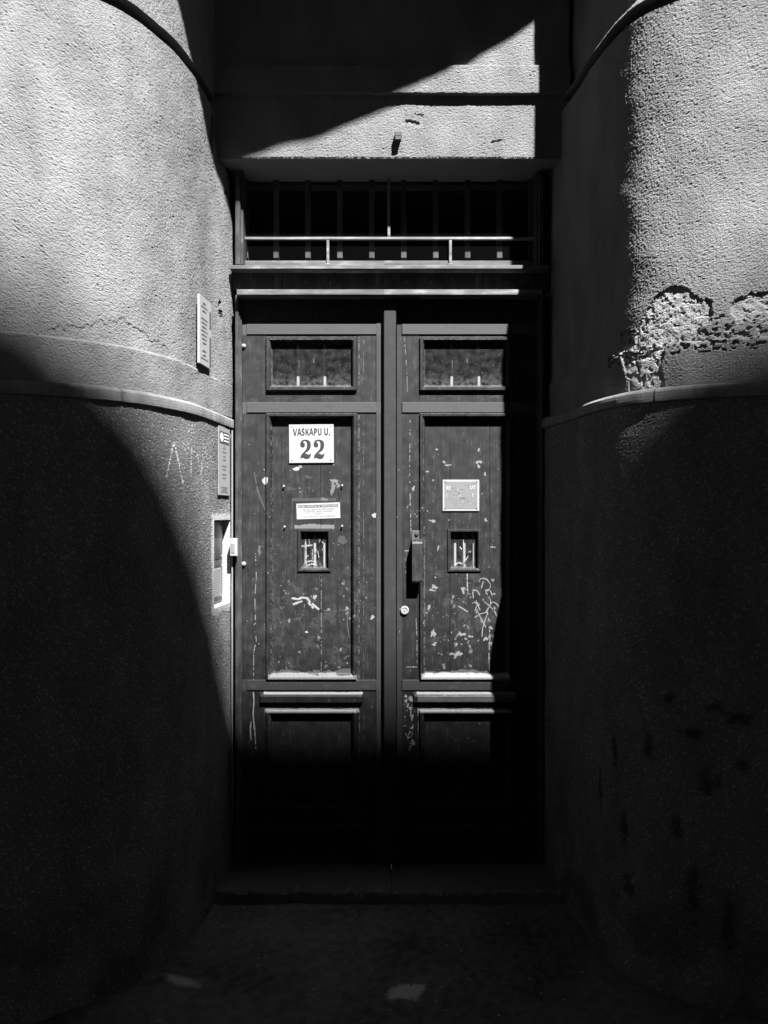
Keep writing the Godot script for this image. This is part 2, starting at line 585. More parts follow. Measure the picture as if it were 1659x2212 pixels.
func build_walls() -> void:
	var lp := [Vector2(-.655, -.06), Vector2(-.659, 0), Vector2(-.675, .165), Vector2(-.691, .34), Vector2(-.711, .47), Vector2(-.742, .566), Vector2(-.81, .709), Vector2(-.892, .803), Vector2(-1.025, .895), Vector2(-1.163, .968), Vector2(-1.36, 1.03), Vector2(-1.6, 1.06), Vector2(-1.9, 1.07)]
	var rp := [Vector2(.675, -.06), Vector2(.690, .02), Vector2(.725, .231), Vector2(.752, .45), Vector2(.780, .60), Vector2(.831, .715), Vector2(.918, .80), Vector2(1.04, .866), Vector2(1.197, .915), Vector2(1.40, .97), Vector2(1.65, 1.02), Vector2(2.0, 1.04)]
	left_cols = columns(lp, -1.0, 0.0045, 1.62)
	right_cols = columns(rp, 1.0, 0.0045, 1.62)
	flake_a = v2([0.775, 2.10, 0.782, 2.149, 0.797, 2.197, 0.829, 2.236, 0.861, 2.276, 0.869, 2.292, 0.895, 2.306, 0.927, 2.311, 0.952, 2.31, 0.979, 2.298, 0.989, 2.285, 1.006, 2.272, 1.023, 2.257, 1.046, 2.256, 1.058, 2.247, 1.057, 2.206, 1.052, 2.183, 1.019, 2.169, 1.006, 2.14, 0.97, 2.11])
	flake_b = v2([1.109, 2.21, 1.123, 2.246, 1.149, 2.254, 1.173, 2.264, 1.208, 2.264, 1.28, 2.258, 1.38, 2.245, 1.45, 2.21, 1.37, 2.18, 1.23, 2.187, 1.2, 2.18, 1.169, 2.18, 1.129, 2.187])
	flake_c = v2([0.715, 2.14, 0.905, 2.14, 0.903, 2.085, 0.894, 2.051, 0.903, 2.015, 0.908, 1.988, 0.876, 1.955, 0.761, 1.955, 0.764, 2.009, 0.741, 2.063])
	stains = [Vector4(1.072, .949, .04, .8), Vector4(1.132, .925, .045, .9), Vector4(1.045, .711, .045, 1.2), Vector4(.928, .962, .03, 1), Vector4(1.145, .781, .03, 1), Vector4(.998, .348, .035, 3.0), Vector4(1.106, .267, .03, 4.0), Vector4(.764, .492, .03, 2.2), Vector4(.634, .588, .018, 5.0), Vector4(.78, .3, .035, 1.4), Vector4(.86, .8, .03, 2.0), Vector4(1.0, .86, .05, .5), Vector4(.72, .75, .02, 4.0), Vector4(.95, .55, .03, 1.5)]
	scrawl = [[Vector2(.646, 1.816), Vector2(.694, 1.687), .9], [Vector2(.642, 1.81), Vector2(.595, 1.674), .9], [Vector2(.539, 1.808), Vector2(.536, 1.699), .45], [Vector2(.493, 1.783), Vector2(.44, 1.704), .3], [Vector2(.432, 1.829), Vector2(.448, 1.715), .45], [Vector2(.354, 1.818), Vector2(.36, 1.76), .4]]
	var ledge_rows := [Vector2(1.929, -0.004), Vector2(1.930, 0.006), Vector2(1.933, 0.010), Vector2(1.942, 0.011), Vector2(1.954, 0.011), Vector2(1.964, 0.010), Vector2(1.969, 0.006), Vector2(1.974, -0.003), Vector2(1.978, -0.014), Vector2(1.982, -0.030)]
	var pm := plaster_material()
	for side in [-1.0, 1.0]:
		var left: bool = side < 0.0
		var cols: Array = left_cols if left else right_cols
		var w := thing("rounded_wall", "curved stucco wall with the two paper notices and the intercom niche" if left else "curved stucco wall with flaked plaster patches above its ledge", "wall", Vector3(side * 1.1, 0, 0.6), "rounded stucco walls flanking the doorway")
		var sd := 100 if left else 200
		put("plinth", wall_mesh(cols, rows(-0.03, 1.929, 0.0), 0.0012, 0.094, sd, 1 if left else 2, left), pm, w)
		put("ledge", wall_mesh(cols, ledge_rows, 0.0003, 0.14, sd + 10, 6, left), pm, w)
		var band := rows(1.980, 2.117, -0.025)
		band.append_array([Vector2(2.121, -0.0265), Vector2(2.1245, -0.031), Vector2(2.127, -0.038), Vector2(2.129, -0.05)])
		put("plaster_band", wall_mesh(cols, band, 0.0011, 0.121, sd + 20, 8 if left else 5, left), pm, w)
		put("upper_plaster", wall_mesh(cols, rows(2.122, 3.80, -0.037), 0.0013, 0.127, sd + 30, 3 if left else 4, left), pm, w)
		# the plain rest of the wall: above the picture and along the street
		var st := begin()
		var top := []
		for i in range(0, cols.size(), 6):
			top.append(at_wall(cols, cols[i][2], 3.80, -0.037 if left else -0.087))
		for i in top.size() - 1:
			var p: Vector3 = top[i]
			var q: Vector3 = top[i + 1]
			quad(st, p, q, q + Vector3(0, 1.4, 0), p + Vector3(0, 1.4, 0))
		var e: Vector3 = at_wall(cols, cols[cols.size() - 1][2], 0, -0.02)
		var far_x: float = side * 8.0
		quad(st, Vector3(e.x, -0.03, e.z), Vector3(far_x, -0.03, 1.04), Vector3(far_x, 5.2, 1.04), Vector3(e.x, 5.2, e.z))
		obj("plain_face", st, rough_paint(0.125, 0.9, 0.16), w)

func build_street() -> void:
	# ground: one sheet with the step and the street
	var n1 := noise(71, 0.05, 3)
	var n2 := noise(72, 0.5, 3)
	var v := PackedVector3Array()
	var col := PackedColorArray()
	var xs := PackedFloat32Array()
	var zs_ := PackedFloat32Array()
	for i in 301:
		xs.append(-1.5 + i * 0.01)
	for i in 201:
		zs_.append(-0.05 + i * 0.0105)
	for z in zs_:
		for x in xs:
			var h := n1.get_noise_2d(x, z) * 0.003 + n2.get_noise_2d(x, z) * 0.006 - 0.003
			var a := 0.075 * (1.0 + 0.5 * n2.get_noise_2d(x + 5.0, z) + 0.5 * n1.get_noise_2d(x, z + 3.0))
			var pale := Vector2((x + 0.67) / 0.09, (z - 0.73 - (x + 0.67) * 0.3) / 0.032).length() + 0.5 * n1.get_noise_2d(x * 0.7, z)  # pool of reflected sunlight, painted as paler pavement albedo
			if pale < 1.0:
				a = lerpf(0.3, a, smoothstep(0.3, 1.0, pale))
			var sun_pool_d := maxf(absf(x - 0.075 + (z - 0.78) * 0.45) / 0.058, absf(z - 0.782) / 0.042) + 0.3 * n1.get_noise_2d(x * 2.0, z * 2.0)  # second pool of reflected sunlight, painted pale on a slight rise
			if sun_pool_d < 1.0:
				a = lerpf(0.34, a, smoothstep(0.72, 1.0, sun_pool_d))
				h += 0.0012
			v.append(Vector3(x, h, z))
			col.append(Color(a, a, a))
	var idx := PackedInt32Array()
	var w := xs.size()
	for j in zs_.size() - 1:
		for i in w - 1:
			var a := j * w + i
			idx.append_array([a, a + 1, a + w, a + 1, a + w + 1, a + w])
	var arr := []
	arr.resize(Mesh.ARRAY_MAX)
	arr[Mesh.ARRAY_VERTEX] = v
	arr[Mesh.ARRAY_COLOR] = col
	arr[Mesh.ARRAY_INDEX] = idx
	var mesh := ArrayMesh.new()
	mesh.add_surface_from_arrays(Mesh.PRIMITIVE_TRIANGLES, arr)
	var pm := plaster_material(0.85)
	pm.heightmap_scale = 0.2
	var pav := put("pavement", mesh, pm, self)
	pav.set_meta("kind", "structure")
	var st := begin()
	quad(st, Vector3(-40, -0.03, 40), Vector3(40, -0.03, 40), Vector3(40, -0.03, -0.06), Vector3(-40, -0.03, -0.06))
	structure("road", st, rough_paint(0.06, 0.9, 0.2))

	# bits of grit and litter lying about
	st = begin()
	for i in 260:
		var p := Vector3(rng.randf_range(-1.1, 1.2), 0.0, rng.randf_range(0.26, 1.6))
		var r := rng.randf_range(0.0015, 0.005)
		var t := rng.randf() * TAU
		var pts := []
		for k in 4:
			var q := t + TAU * k / 4.0 + rng.randf_range(-0.3, 0.3)
			pts.append(p + Vector3(cos(q) * r * 1.6, 0.001, sin(q) * r))
		var tip := p + Vector3(0, r * 0.9, 0)
		for k in 4:
			vert(st, pts[k]); vert(st, tip); vert(st, pts[(k + 1) % 4])
	st.generate_normals()
	var grit := put("grit", st.commit(), grey(0.22, 0.9), self)
	grit.set_meta("kind", "stuff")
	tag(grit, "scattered pale grit and litter on the dark pavement before the step", "grit")

	# threshold stones
	var step := thing("threshold_step", "low worn stone threshold of two slabs under the double door", "step", Vector3(0, 0, 0.1))
	for s in 2:
		st = begin()
		var x0 := -0.72 if s == 0 else 0.0335
		var x1 := 0.0305 if s == 0 else 0.76
		var nose := [Vector2(-0.02, 0.232), Vector2(0.012, 0.234), Vector2(0.032, 0.234), Vector2(0.040, 0.231), Vector2(0.0445, 0.224), Vector2(0.046, 0.21), Vector2(0.046, 0.17), Vector2(0.0455, 0.12), Vector2(0.045, 0.07), Vector2(0.045, 0.02), Vector2(0.045, -0.10)]
		var cnt := int((x1 - x0) / 0.012)
		var grid := []
		for i in cnt + 1:
			var x: float = lerpf(x0, x1, float(i) / cnt)
			var end := minf(absf(x - x0), absf(x1 - x))
			for q in nose:
				var wear: float = maxf(0.0, n1.get_noise_2d(x, q.x * 2.0 + q.y)) * (0.012 if q.x > 0.03 and q.y > 0.19 else 0.002)
				var sag := 0.004 * exp(-pow((x - 0.02) / 0.3, 2.0)) if q.x > 0.03 else 0.0
				grid.append(Vector3(x, q.x - wear - sag - (0.004 if end < 0.004 and q.x > 0.02 else 0.0), q.y - wear + (0.004 if s else 0.0)))
		var m := nose.size()
		for i in cnt:
			for k in m - 1:
				quad(st, grid[i * m + k], grid[(i + 1) * m + k], grid[(i + 1) * m + k + 1], grid[i * m + k + 1])
		obj("stone", st, rough_paint(0.085, 0.85, 0.3), step)

	# the house itself above and behind, so that light enters only from the street
	st = begin()
	for q in [[Vector3(-8, 5.2, -5), Vector3(8, 12, 1.04)]]:
		box(st, q[0], q[1])
	var house := thing("house_block", "upper storeys of the house above the doorway, out of frame", "building", Vector3(0, 5.2, 0))
	obj("wall", st, rough_paint(0.125, 0.9), house)
	st = begin()
	box(st, Vector3(-8, -0.03, -5.2), Vector3(8, 5.2, -5))
	box(st, Vector3(-8.2, -0.03, -5), Vector3(-8, 5.2, 1.04))
	box(st, Vector3(8, -0.03, -5), Vector3(8.2, 5.2, 1.04))
	obj("outer_wall", st, rough_paint(0.15, 0.9), house)
	# rounded oriel over the door; its lower edge throws the curved shade on the lintel
	var plan := v2([1.2, 1.0, 1.095, 1.086, 1.007, 1.132, .912, 1.177, .798, 1.243, .681, 1.283, .584, 1.31, .468, 1.342, .349, 1.377, .17, 1.407, .06, 1.435, -.047, 1.49, -.136, 1.535, -.219, 1.571, -.5, 1.6, -1.4, 1.61, -2.0, 1.52, -2.5, 1.3, -2.8, 1.0])
	st = begin()
	for i in plan.size() - 1:
		var p := plan[i]
		var q := plan[i + 1]
		quad(st, Vector3(q.x, 5.2, q.y), Vector3(p.x, 5.2, p.y), Vector3(p.x, 11, p.y), Vector3(q.x, 11, q.y))
	for ids in [Geometry2D.triangulate_polygon(plan)]:
		for y in [5.2, 11.0]:
			for i in ids:
				vert(st, Vector3(plan[i].x, y, plan[i].y))
	var oriel := thing("oriel", "rounded oriel overhanging the doorway, out of frame", "oriel", Vector3(-0.8, 5.2, 1.3))
	obj("wall", st, rough_paint(0.125, 0.9), oriel)
	# the house across the street, whose roof edge shades the lower part of the doorway
	var z := 16.0
	var h := 0.81 + z / SUN.z
	var op := thing("street_house", "house across the narrow street, behind the camera", "building", Vector3(7, 0, z))
	st = begin()
	box(st, Vector3(-16, -0.03, z + 0.4), Vector3(16, h - 0.5, z + 8))
	obj("wall", st, rough_paint(0.12, 0.9), op)
	st = begin()
	box(st, Vector3(-16.3, h - 0.5, z), Vector3(16.3, h, z + 8))
	obj("cornice", st, rough_paint(0.125, 0.9), op)
	for f in 3:
		for i in 7:
			st = begin()
			var c := Vector3(-12.0 + i * 4.0, 2.2 + f * 4.0, z + 0.4)
			box(st, c + Vector3(-0.6, -0.95, -0.03), c + Vector3(0.6, 0.95, 0.03))
			obj("window", st, grey(0.03, 0.1), op)

func build_lintel() -> void:
	var lin := thing("door_lintel", "stepped stucco lintel above the transom window, one band sunlit", "lintel", Vector3(0, 3.05, 0.1))
	var cols := []
	for i in 321:
		cols.append([Vector2(-0.73 + i * 0.0047, 0.115), Vector2(0, 1), 3.0 + i * 0.0047])
	var lines := rows(3.047, 3.285, 0.0)
	lines.append_array([Vector2(3.309, 0.002), Vector2(3.3095, 0.0245)])
	lines.append_array(rows(3.312, 3.422, 0.0255))
	lines.append_array([Vector2(3.425, 0.023), Vector2(3.4255, 0.0)])
	lines.append_array(rows(3.43, 3.95, 0.0))
	var pm := plaster_material()
	put("fascia", wall_mesh(cols, lines, 0.0013, 0.129, 400, 7, false), pm, lin)
	var st := begin()
	quad(st, Vector3(-0.73, 3.047, -0.10), Vector3(0.80, 3.047, -0.10), Vector3(0.80, 3.047, 0.116), Vector3(-0.73, 3.047, 0.116))
	obj("soffit", st, rough_paint(0.12, 0.9), lin)
	st = begin()
	quad(st, Vector3(-0.73, 3.95, 0.115), Vector3(0.80, 3.95, 0.115), Vector3(0.80, 5.2, 0.115), Vector3(-0.73, 5.2, 0.115))
	obj("plain_face", st, rough_paint(0.125, 0.9), lin)
	# small iron clip on the fascia
	var clip := thing("iron_clip", "small dark iron clip standing out of the sunlit lintel", "bracket", Vector3(0.052, 3.14, 0.115))
	st = begin()
	box(st, Vector3(0.044, 3.128, 0.105), Vector3(0.073, 3.146, 0.145), 0.002)
	box(st, Vector3(0.046, 3.114, 0.139), Vector3(0.071, 3.128, 0.145), 0.001)
	obj("bracket", st, grey(0.02, 0.6), clip)
	# dark hall behind the door
	st = begin()
	for q in [[Vector3(-1.6, -0.03, -3.2), Vector3(1.6, 3.3, -3.1)], [Vector3(-1.6, -0.03, -3.1), Vector3(-1.5, 3.3, -0.13)], [Vector3(1.5, -0.03, -3.1), Vector3(1.6, 3.3, -0.13)], [Vector3(-1.5, 3.25, -3.1), Vector3(1.5, 3.3, -0.13)], [Vector3(-1.5, -0.02, -3.1), Vector3(1.5, 0.04, -0.13)], [Vector3(-1.5, 0.04, -0.2), Vector3(-0.66, 3.25, -0.14)], [Vector3(0.70, 0.04, -0.2), Vector3(1.5, 3.25, -0.14)], [Vector3(-0.66, 3.05, -0.2), Vector3(0.70, 3.25, -0.14)]]:
		box(st, q[0], q[1])
	structure("hall", st, grey(0.04, 0.9))

func lintel_mod(s: float, y: float, off: float, alb: float, _d: float) -> Vector3:
	var x := s - 3.73
	# a crack and some pocks in the sunlit fascia
	var c := near_seg(Vector2(x, y + 0.004 * rag.get_noise_2d(x * 60.0, 1.0)), Vector2(0.095, 3.205), Vector2(0.142, 3.196))
	if c < 0.0045:
		off -= 0.014
	elif c < 0.02 and y < 3.2:
		alb *= 1.25
	if near_seg(Vector2(x, y), Vector2(0.13, 3.233), Vector2(0.165, 3.229)) < 0.002 or near_seg(Vector2(x, y), Vector2(0.45, 3.117), Vector2(0.49, 3.124)) < 0.003:
		off -= 0.006
	if y < 3.07:
		off -= 0.006 * smoothstep(3.055, 3.047, y) * (1.0 + rag.get_noise_2d(x * 70.0, 9.0))
	return Vector3(off, alb, 0)

func streaked(v: float, seed_value: int, rough := 0.55, lying := false) -> StandardMaterial3D:
	# old paint on timber: streaks, chips
	var c := Canvas.new(0, 0, 160, 160, 2.0, seed_value)
	c.grain_fill(v, v * 0.9, v * 2.0)
	c.chips(0, 0, 160, 160, 130, 2.0, 0.2)
	c.scratches(0, 0, 160, 140, 40, 0.2)
	var m := StandardMaterial3D.new()
	m.albedo_texture = c.texture(0.52)
	m.roughness = rough
	m.metallic_specular = 0.35
	m.uv1_triplanar = true
	m.uv1_world_triplanar = true
	m.uv1_scale = Vector3(0.35, 5.0, 2.3) if lying else Vector3(2.3, 1.3, 2.3)
	m.heightmap_enabled = true
	m.heightmap_texture = c.texture()
	m.heightmap_scale = 0.05
	return m

func build_frame() -> void:
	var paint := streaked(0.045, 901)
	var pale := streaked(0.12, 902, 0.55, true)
	var f := thing("door_frame", "grey painted timber frame and transom bar around the double door", "frame", Vector3(0, 0.046, 0))
	for s in [-1, 1]:
		var cx := 841.5
		for b in [[326, 334, 0.030, 0.003], [323, 325.8, 0.020, 0.001], [319.5, 322.8, 0.012, 0.001]]:
			var a: float = cx + s * b[1]
			var e: float = cx + s * b[0]
			obj("jamb", single(minf(a, e), 637, maxf(a, e), 1862, -0.05, b[2], b[3]), paint, f)
		# upper jamb beside the transom window
		for b in [[323, 334, 0.03], [316, 323, 0.012]]:
			var a: float = cx + s * b[1]
			var e: float = cx + s * b[0]
			obj("upper_jamb", single(minf(a, e), 372, maxf(a, e), 572, -0.10, b[2], 0.003), paint, f)
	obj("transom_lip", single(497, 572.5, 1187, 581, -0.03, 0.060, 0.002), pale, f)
	obj("transom_face", single(497, 581.2, 1187, 626, -0.05, 0.006), paint, f)
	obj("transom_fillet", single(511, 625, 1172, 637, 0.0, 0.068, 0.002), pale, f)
	obj("transom_head", single(511, 637.2, 1172, 668, -0.09, -0.012), paint, f)
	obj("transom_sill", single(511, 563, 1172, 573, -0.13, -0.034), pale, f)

	var w := thing("transom_window", "wide dark transom window with thin glazing bars above the door", "window", Vector3(0, 2.65, -0.03))
	var iron := streaked(0.19, 903, 0.6, true)
	obj("glazing_bar", single(515, 511.5, 1168, 517.5, -0.036, -0.024, 0.002), iron, w)
	for x in [708.0, 973.0]:
		obj("glazing_bar", single(x - 3, 517.8, x + 3, 573, -0.036, -0.0245, 0.002), iron, w)
		var fo := begin()
		block(fo, x - 6, 569, x + 6, 573, -0.04, -0.022, 0.002)
		obj("bar_foot", fo, iron, w)
	obj("glazing_bar", single(837, 385, 843, 511.2, -0.036, -0.0245, 0.002), iron, w)
	var glass := StandardMaterial3D.new()
	glass.transparency = BaseMaterial3D.TRANSPARENCY_ALPHA
	glass.albedo_color = Color(0.15, 0.15, 0.15, 0.02)
	glass.roughness = 0.3
	obj("pane", single(512, 375, 1170, 562, -0.041, -0.039), glass, w)
	var slat := streaked(0.055, 904)
	for i in 10:
		var x := 527.0 + i * 69.05
		var wd := 6.0 if i else 9.0
		obj("security_slat", single(x - wd, 376, x + wd, 572.0, -0.102, -0.080, 0.0015), slat, w)

# ------------------------------------------------------------------ the two leaves
func paint_leaf(right: bool) -> ImageTexture:
	var x0 := 828.0 if right else 523.0
	var x1 := 1161.0 if right else 827.0
	var c := Canvas.new(x0, 650, x1, 1866, 1.6, 51 if right else 50)
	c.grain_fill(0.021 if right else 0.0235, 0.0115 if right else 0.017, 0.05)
	var pl := 916.0 if right else 586.0     # panel left, right
	var pr := 1096.0 if right else 768.0
	var sl := 857.0 if right else 530.0
	# battens, freshly painted; penumbra painted into the lowest one as darker grey
	for y in [700.0, 870.0, 1469.0]:
		c.patch(868.0 if right else x0, y - 1, x1, y + 24, 0.078 if y < 1400 else 0.05, 0.9)
	# strip beside the meeting edge
	if right:
		c.patch(828, 650, 869, 1866, 0.045, 0.55)
	else:
		c.patch(813, 650, 828, 1866, 0.062, 0.7)
	# light worn arrises of the mouldings
	for p in [[pl - 11, 728, pr + 7, 845], [pl - 11, 893, pr + 7, 1468], [pl - 13, 1533, pr + 8, 1746]]:
		for q in [[Vector2(p[0], p[1]), Vector2(p[2], p[1])], [Vector2(p[0], p[3]), Vector2(p[2], p[3])], [Vector2(p[0], p[1]), Vector2(p[0], p[3])], [Vector2(p[2], p[1]), Vector2(p[2], p[3])]]:
			c.stroke(q, 0.9, 0.28, 0.5, 0.75)
			c.stroke([q[0] + Vector2(10, 6), q[1] + Vector2(-10 if q[0].y == q[1].y else 10, 6)], 0.8, 0.24, 0.55, 0.65)
	# weathered sills
	c.patch(pl - 6, 1456, pr + 4, 1470, 0.42 if right else 0.27, 0.85, 3.0)
	c.patch(pl, 1450, pr - 2, 1458, 0.2, 0.45, 4.0)
	c.patch(pl - 16, 1494, pr + 16, 1499, 0.38, 0.8, 1.0)
	c.patch(pl - 14, 1531, pr + 8, 1539, 0.4, 0.8, 1.0)
	if right:
		c.patch(pl - 14, 1499, pr + 16, 1514, 0.16, 0.65, 2.0)
		for i in 60:
			var y := c.rnd.randf_range(1498, 1513)
			var x := c.rnd.randf_range(pl - 12, pr)
			c.stroke([Vector2(x, y), Vector2(x + c.rnd.randf_range(6, 30), y + c.rnd.randf_range(-1, 1))], 0.8, c.rnd.randf_range(0.02, 0.3), 0.2)
	# scattered chips, more of them low down
	c.chips(sl, 690, x1, 1000, 90, 1.5, 0.14)
	c.chips(sl, 1000, x1, 1460, 420 if right else 330, 1.8, 0.24)
	c.chips(pl, 1240, pr, 1450, 260 if right else 140, 3.0, 0.24)
	c.chips(sl, 1460, x1, 1860, 120, 2.2, 0.2)
	c.scratches(pl, 940, pr, 1440, 110, 0.14)
	c.scratches(sl, 700, x1, 1800, 120, 0.11)
	# long grain lines opened by the weather
	for i in 260:
		var gx := c.rnd.randf_range(pl, pr) if i % 2 else c.rnd.randf_range(sl, x1)
		var gy := c.rnd.randf_range(920, 1700)
		c.stroke([Vector2(gx, gy), Vector2(gx + c.rnd.randf_range(-1.0, 1.0), gy + c.rnd.randf_range(20, 120))], 0.6, c.rnd.randf_range(0.008, 0.02) if i % 3 else 0.09, 0.45, 0.5)
	# plugs and knots in the battens
	for y in [705.0, 880.0, 1480.0]:
		for q in ([976.0, 1088.0] if right else [549.0, 706.0, 790.0]):
			for ring in 3:
				c.blob(q + c.rnd.randf_range(-3, 3), y + c.rnd.randf_range(-2, 3), 11.0 - ring * 3.0, 4.6 - ring * 1.2, 0.055 + 0.03 * (ring % 2), 0.5, 0.45)
		c.chips(x0, y - 5, x1, y + 16, 40, 0.9, 0.05)
	# cracked paint on the cross rails
	for y in [692.0, 858.0]:
		for i in 16:
			var gx := c.rnd.randf_range(pl, pr - 30)
			c.stroke([Vector2(gx, y + c.rnd.randf_range(-8, 8)), Vector2(gx + c.rnd.randf_range(8, 50), y + c.rnd.randf_range(-8, 8))], 0.7, 0.01 if i % 2 else 0.09, 0.3, 0.7)
	# dust haze patches
	for i in 26:
		c.blob(c.rnd.randf_range(pl, pr), c.rnd.randf_range(1230, 1450), c.rnd.randf_range(4, 16), c.rnd.randf_range(4, 14), 0.085, 0.7, 0.22)
	if not right:
		# ghost of a removed sign and a tape across the panel
		c.patch(586, 1087, 768, 1111, 0.017, 0.55)
		c.patch(630, 1076, 724, 1140, 0.02, 0.6)
		c.patch(630, 1076, 724, 1083, 0.085, 0.6)
		c.patch(635, 1133, 722, 1142, 0.22, 0.75, 3.0)
		c.stroke([Vector2(630, 1076), Vector2(630, 1140)], 0.8, 0.12, 0.3)
		c.stroke([Vector2(724, 1076), Vector2(724, 1140)], 0.8, 0.1, 0.3)
		# torn paper left-overs
		c.blob(573, 1038, 6, 9, 0.42, 0.25)
		c.blob(718, 1053, 5, 12, 0.17, 0.7)
		c.blob(722, 1038, 7, 4, 0.2, 0.7)
		c.blob(729, 1047, 4, 5, 0.18, 0.8)
		c.blob(698, 1078, 6, 4, 0.15, 0.8)
		c.blob(639, 1012, 7, 4, 0.5, 0.4)
		c.blob(648, 1007, 3, 3, 0.3, 0.5)
		c.blob(738, 1166, 10, 9, 0.10, 0.2, 0.5)
		c.blob(661, 1048, 3, 16, 0.012, 0.5, 0.6)
		c.blob(666, 1030, 9, 3, 0.09, 0.6, 0.5)
		c.blob(808, 1113, 4, 6, 0.4, 0.5)
		c.blob(804, 1333, 4, 4, 0.3, 0.7)
		c.blob(560, 1188, 4, 8, 0.11, 0.7)
		c.blob(626, 1055, 8, 5, 0.08, 0.8, 0.4)
		# bird-like smear and its thin curve
		for q in [[590, 815, 640, 825, 680, 808, 725, 815, 750, 850], [600, 870, 640, 855, 690, 838], [740, 860, 790, 915], [775, 870, 832, 918]]:
			c.stroke(zs(q, 760, 1700, 2.764), 4.6, 0.34, 0.25, 0.85)
		c.stroke(zs([700, 870, 690, 960, 635, 1030, 590, 1000, 585, 940], 760, 1700, 2.764), 1.8, 0.12, 0.35, 0.6)
		c.blob(679, 1290, 5, 4, 0.3, 0.5)
		c.blob(661, 1366, 3, 2, 0.45, 0.3)
		c.stroke([Vector2(660, 1352), Vector2(660, 1362)], 2.0, 0.012)
		c.stroke([Vector2(728, 1270), Vector2(728, 1350)], 5.0, 0.014, 0.15, 0.8)
		c.stroke([Vector2(725, 1377), Vector2(724, 1400), Vector2(728, 1440)], 1.4, 0.014, 0.1)
		c.stroke(zs([880, 930, 1000, 935, 1060, 920, 1000, 1010, 930, 1040], 760, 1700, 2.764), 1.6, 0.1, 0.35, 0.6)
		c.stroke(zs([1095, 940, 1095, 1060, 1115, 1190], 760, 1700, 2.764), 1.2, 0.14, 0.3)
		c.stroke(zs([910, 1290, 950, 1330, 1010, 1300, 960, 1240], 760, 1700, 2.764), 1.4, 0.1, 0.4, 0.6)
		# pale runs down the hinge stile and along the board joint
		c.stroke(zs([252, 400, 260, 620, 245, 800, 252, 1050], 760, 1700, 2.764), 1.3, 0.3, 0.45)
		c.stroke(zs([240, 1050, 260, 1200, 236, 1300, 235, 1560], 760, 1700, 2.764), 1.4, 0.3, 0.4)
		c.stroke(zs([232, 1680, 238, 1760, 230, 1880, 240, 1990, 250, 2090, 255, 2200], 760, 1700, 2.764), 2.6, 0.36, 0.1)
		c.stroke(zs([210, 1950, 205, 2030, 212, 2130], 760, 1700, 2.764), 3.2, 0.32, 0.25)
		c.stroke([Vector2(692.6, 1243), Vector2(692.6, 1450)], 1.6, 0.2, 0.35)
		c.stroke([Vector2(609, 1000), Vector2(609, 1450)], 0.8, 0.1, 0.5)
		c.stroke([Vector2(588, 930), Vector2(588, 1450)], 0.9, 0.13, 0.5)
		c.stroke([Vector2(771, 900), Vector2(771, 1466)], 0.9, 0.16, 0.45)
		c.stroke([Vector2(549, 1020), Vector2(556, 1060), Vector2(572, 1100)], 3.0, 0.085, 0.1, 0.45)
		c.stroke([Vector2(812, 690), Vector2(812, 1860)], 0.8, 0.012, 0.1)
	else:
		for q in [[990, 660, 995, 640, 1020, 630, 1060, 640, 1090, 680, 1092, 715, 1070, 745, 1050, 750, 1045, 740, 1070, 735, 1095, 750, 1110, 790], [1025, 665, 1010, 720], [930, 745, 950, 738, 980, 755, 995, 790], [1050, 760, 1080, 800, 1098, 850, 1085, 890, 1055, 940], [1040, 850, 1085, 885, 1130, 935, 1155, 985], [1055, 940, 1085, 890, 1100, 860, 1125, 850, 1160, 875, 1185, 920, 1188, 990], [950, 992, 1000, 960, 1068, 942, 1065, 960, 1035, 1040, 1020, 1100, 1015, 1170], [960, 840, 1000, 930], [985, 960, 1050, 1085], [930, 760, 940, 850, 975, 870, 950, 930]]:
			c.stroke(zs(q, 1240, 1700, 2.764), 2.0, 0.26, 0.12, 0.85)
		for q in [[1085, 1080, 1088, 1200, 1080, 1340, 1085, 1490], [878, 585, 880, 700, 886, 780]]:
			c.stroke(zs(q, 1240, 1700, 2.764), 2.2, 0.3, 0.2)
		for q in [[565, 1140, 5, 11], [830, 1150, 8, 5], [795, 1330, 8, 8], [735, 1330, 5, 4], [840, 740, 5, 7], [575, 710, 6, 6], [550, 740, 7, 3], [780, 1240, 4, 3], [865, 1190, 3, 3], [910, 1170, 6, 3], [525, 900, 3, 8], [560, 100, 10, 3], [1050, 90, 3, 5], [1115, 342, 6, 2], [610, 350, 2, 7], [1050, 1190, 5, 6], [1100, 1090, 3, 4], [1100, 1235, 3, 3], [575, 1240, 6, 4]]:
			var p: Vector2 = zs([q[0], q[1]], 1240, 1700, 2.764)[0]
			c.blob(p.x, p.y, q[2] * 0.8, q[3] * 0.8, 0.25, 0.8)
		for q in [[665, 1435, 4, 3], [975, 1435, 5, 4], [985, 1475, 4, 4], [1005, 1435, 4, 3], [1043, 1545, 3, 4], [985, 1322, 3, 4], [597, 1317, 3, 3], [700, 1463, 9, 2], [510, 1523, 3, 3], [380, 1680, 3, 7]]:
			var p: Vector2 = zs([q[0], q[1]], 1240, 1020, 2.764)[0]
			c.blob(p.x, p.y, q[2] * 0.8, q[3] * 0.8, 0.28, 0.7)
		c.stroke(zs([800, 890, 850, 920, 900, 950], 1240, 1700, 2.764), 2.4, 0.24, 0.4)
		c.stroke(zs([690, 820, 780, 820, 900, 815], 1240, 1700, 2.764), 1.2, 0.18, 0.55)
		c.stroke(zs([840, 1080, 870, 1050, 895, 1100], 1240, 1700, 2.764), 2.0, 0.2, 0.4)
		c.blob(1000, 1010, 16, 60, 0.019, 0.3, 0.5)
		# worn meeting stile
		c.stroke(zs([297, 290, 305, 400, 320, 600, 325, 790], 1240, 1020, 2.764), 1.0, 0.26, 0.45)
		c.stroke(zs([350, 1050, 345, 1500, 350, 1800, 360, 2150], 1240, 1020, 2.764), 1.2, 0.3, 0.55)
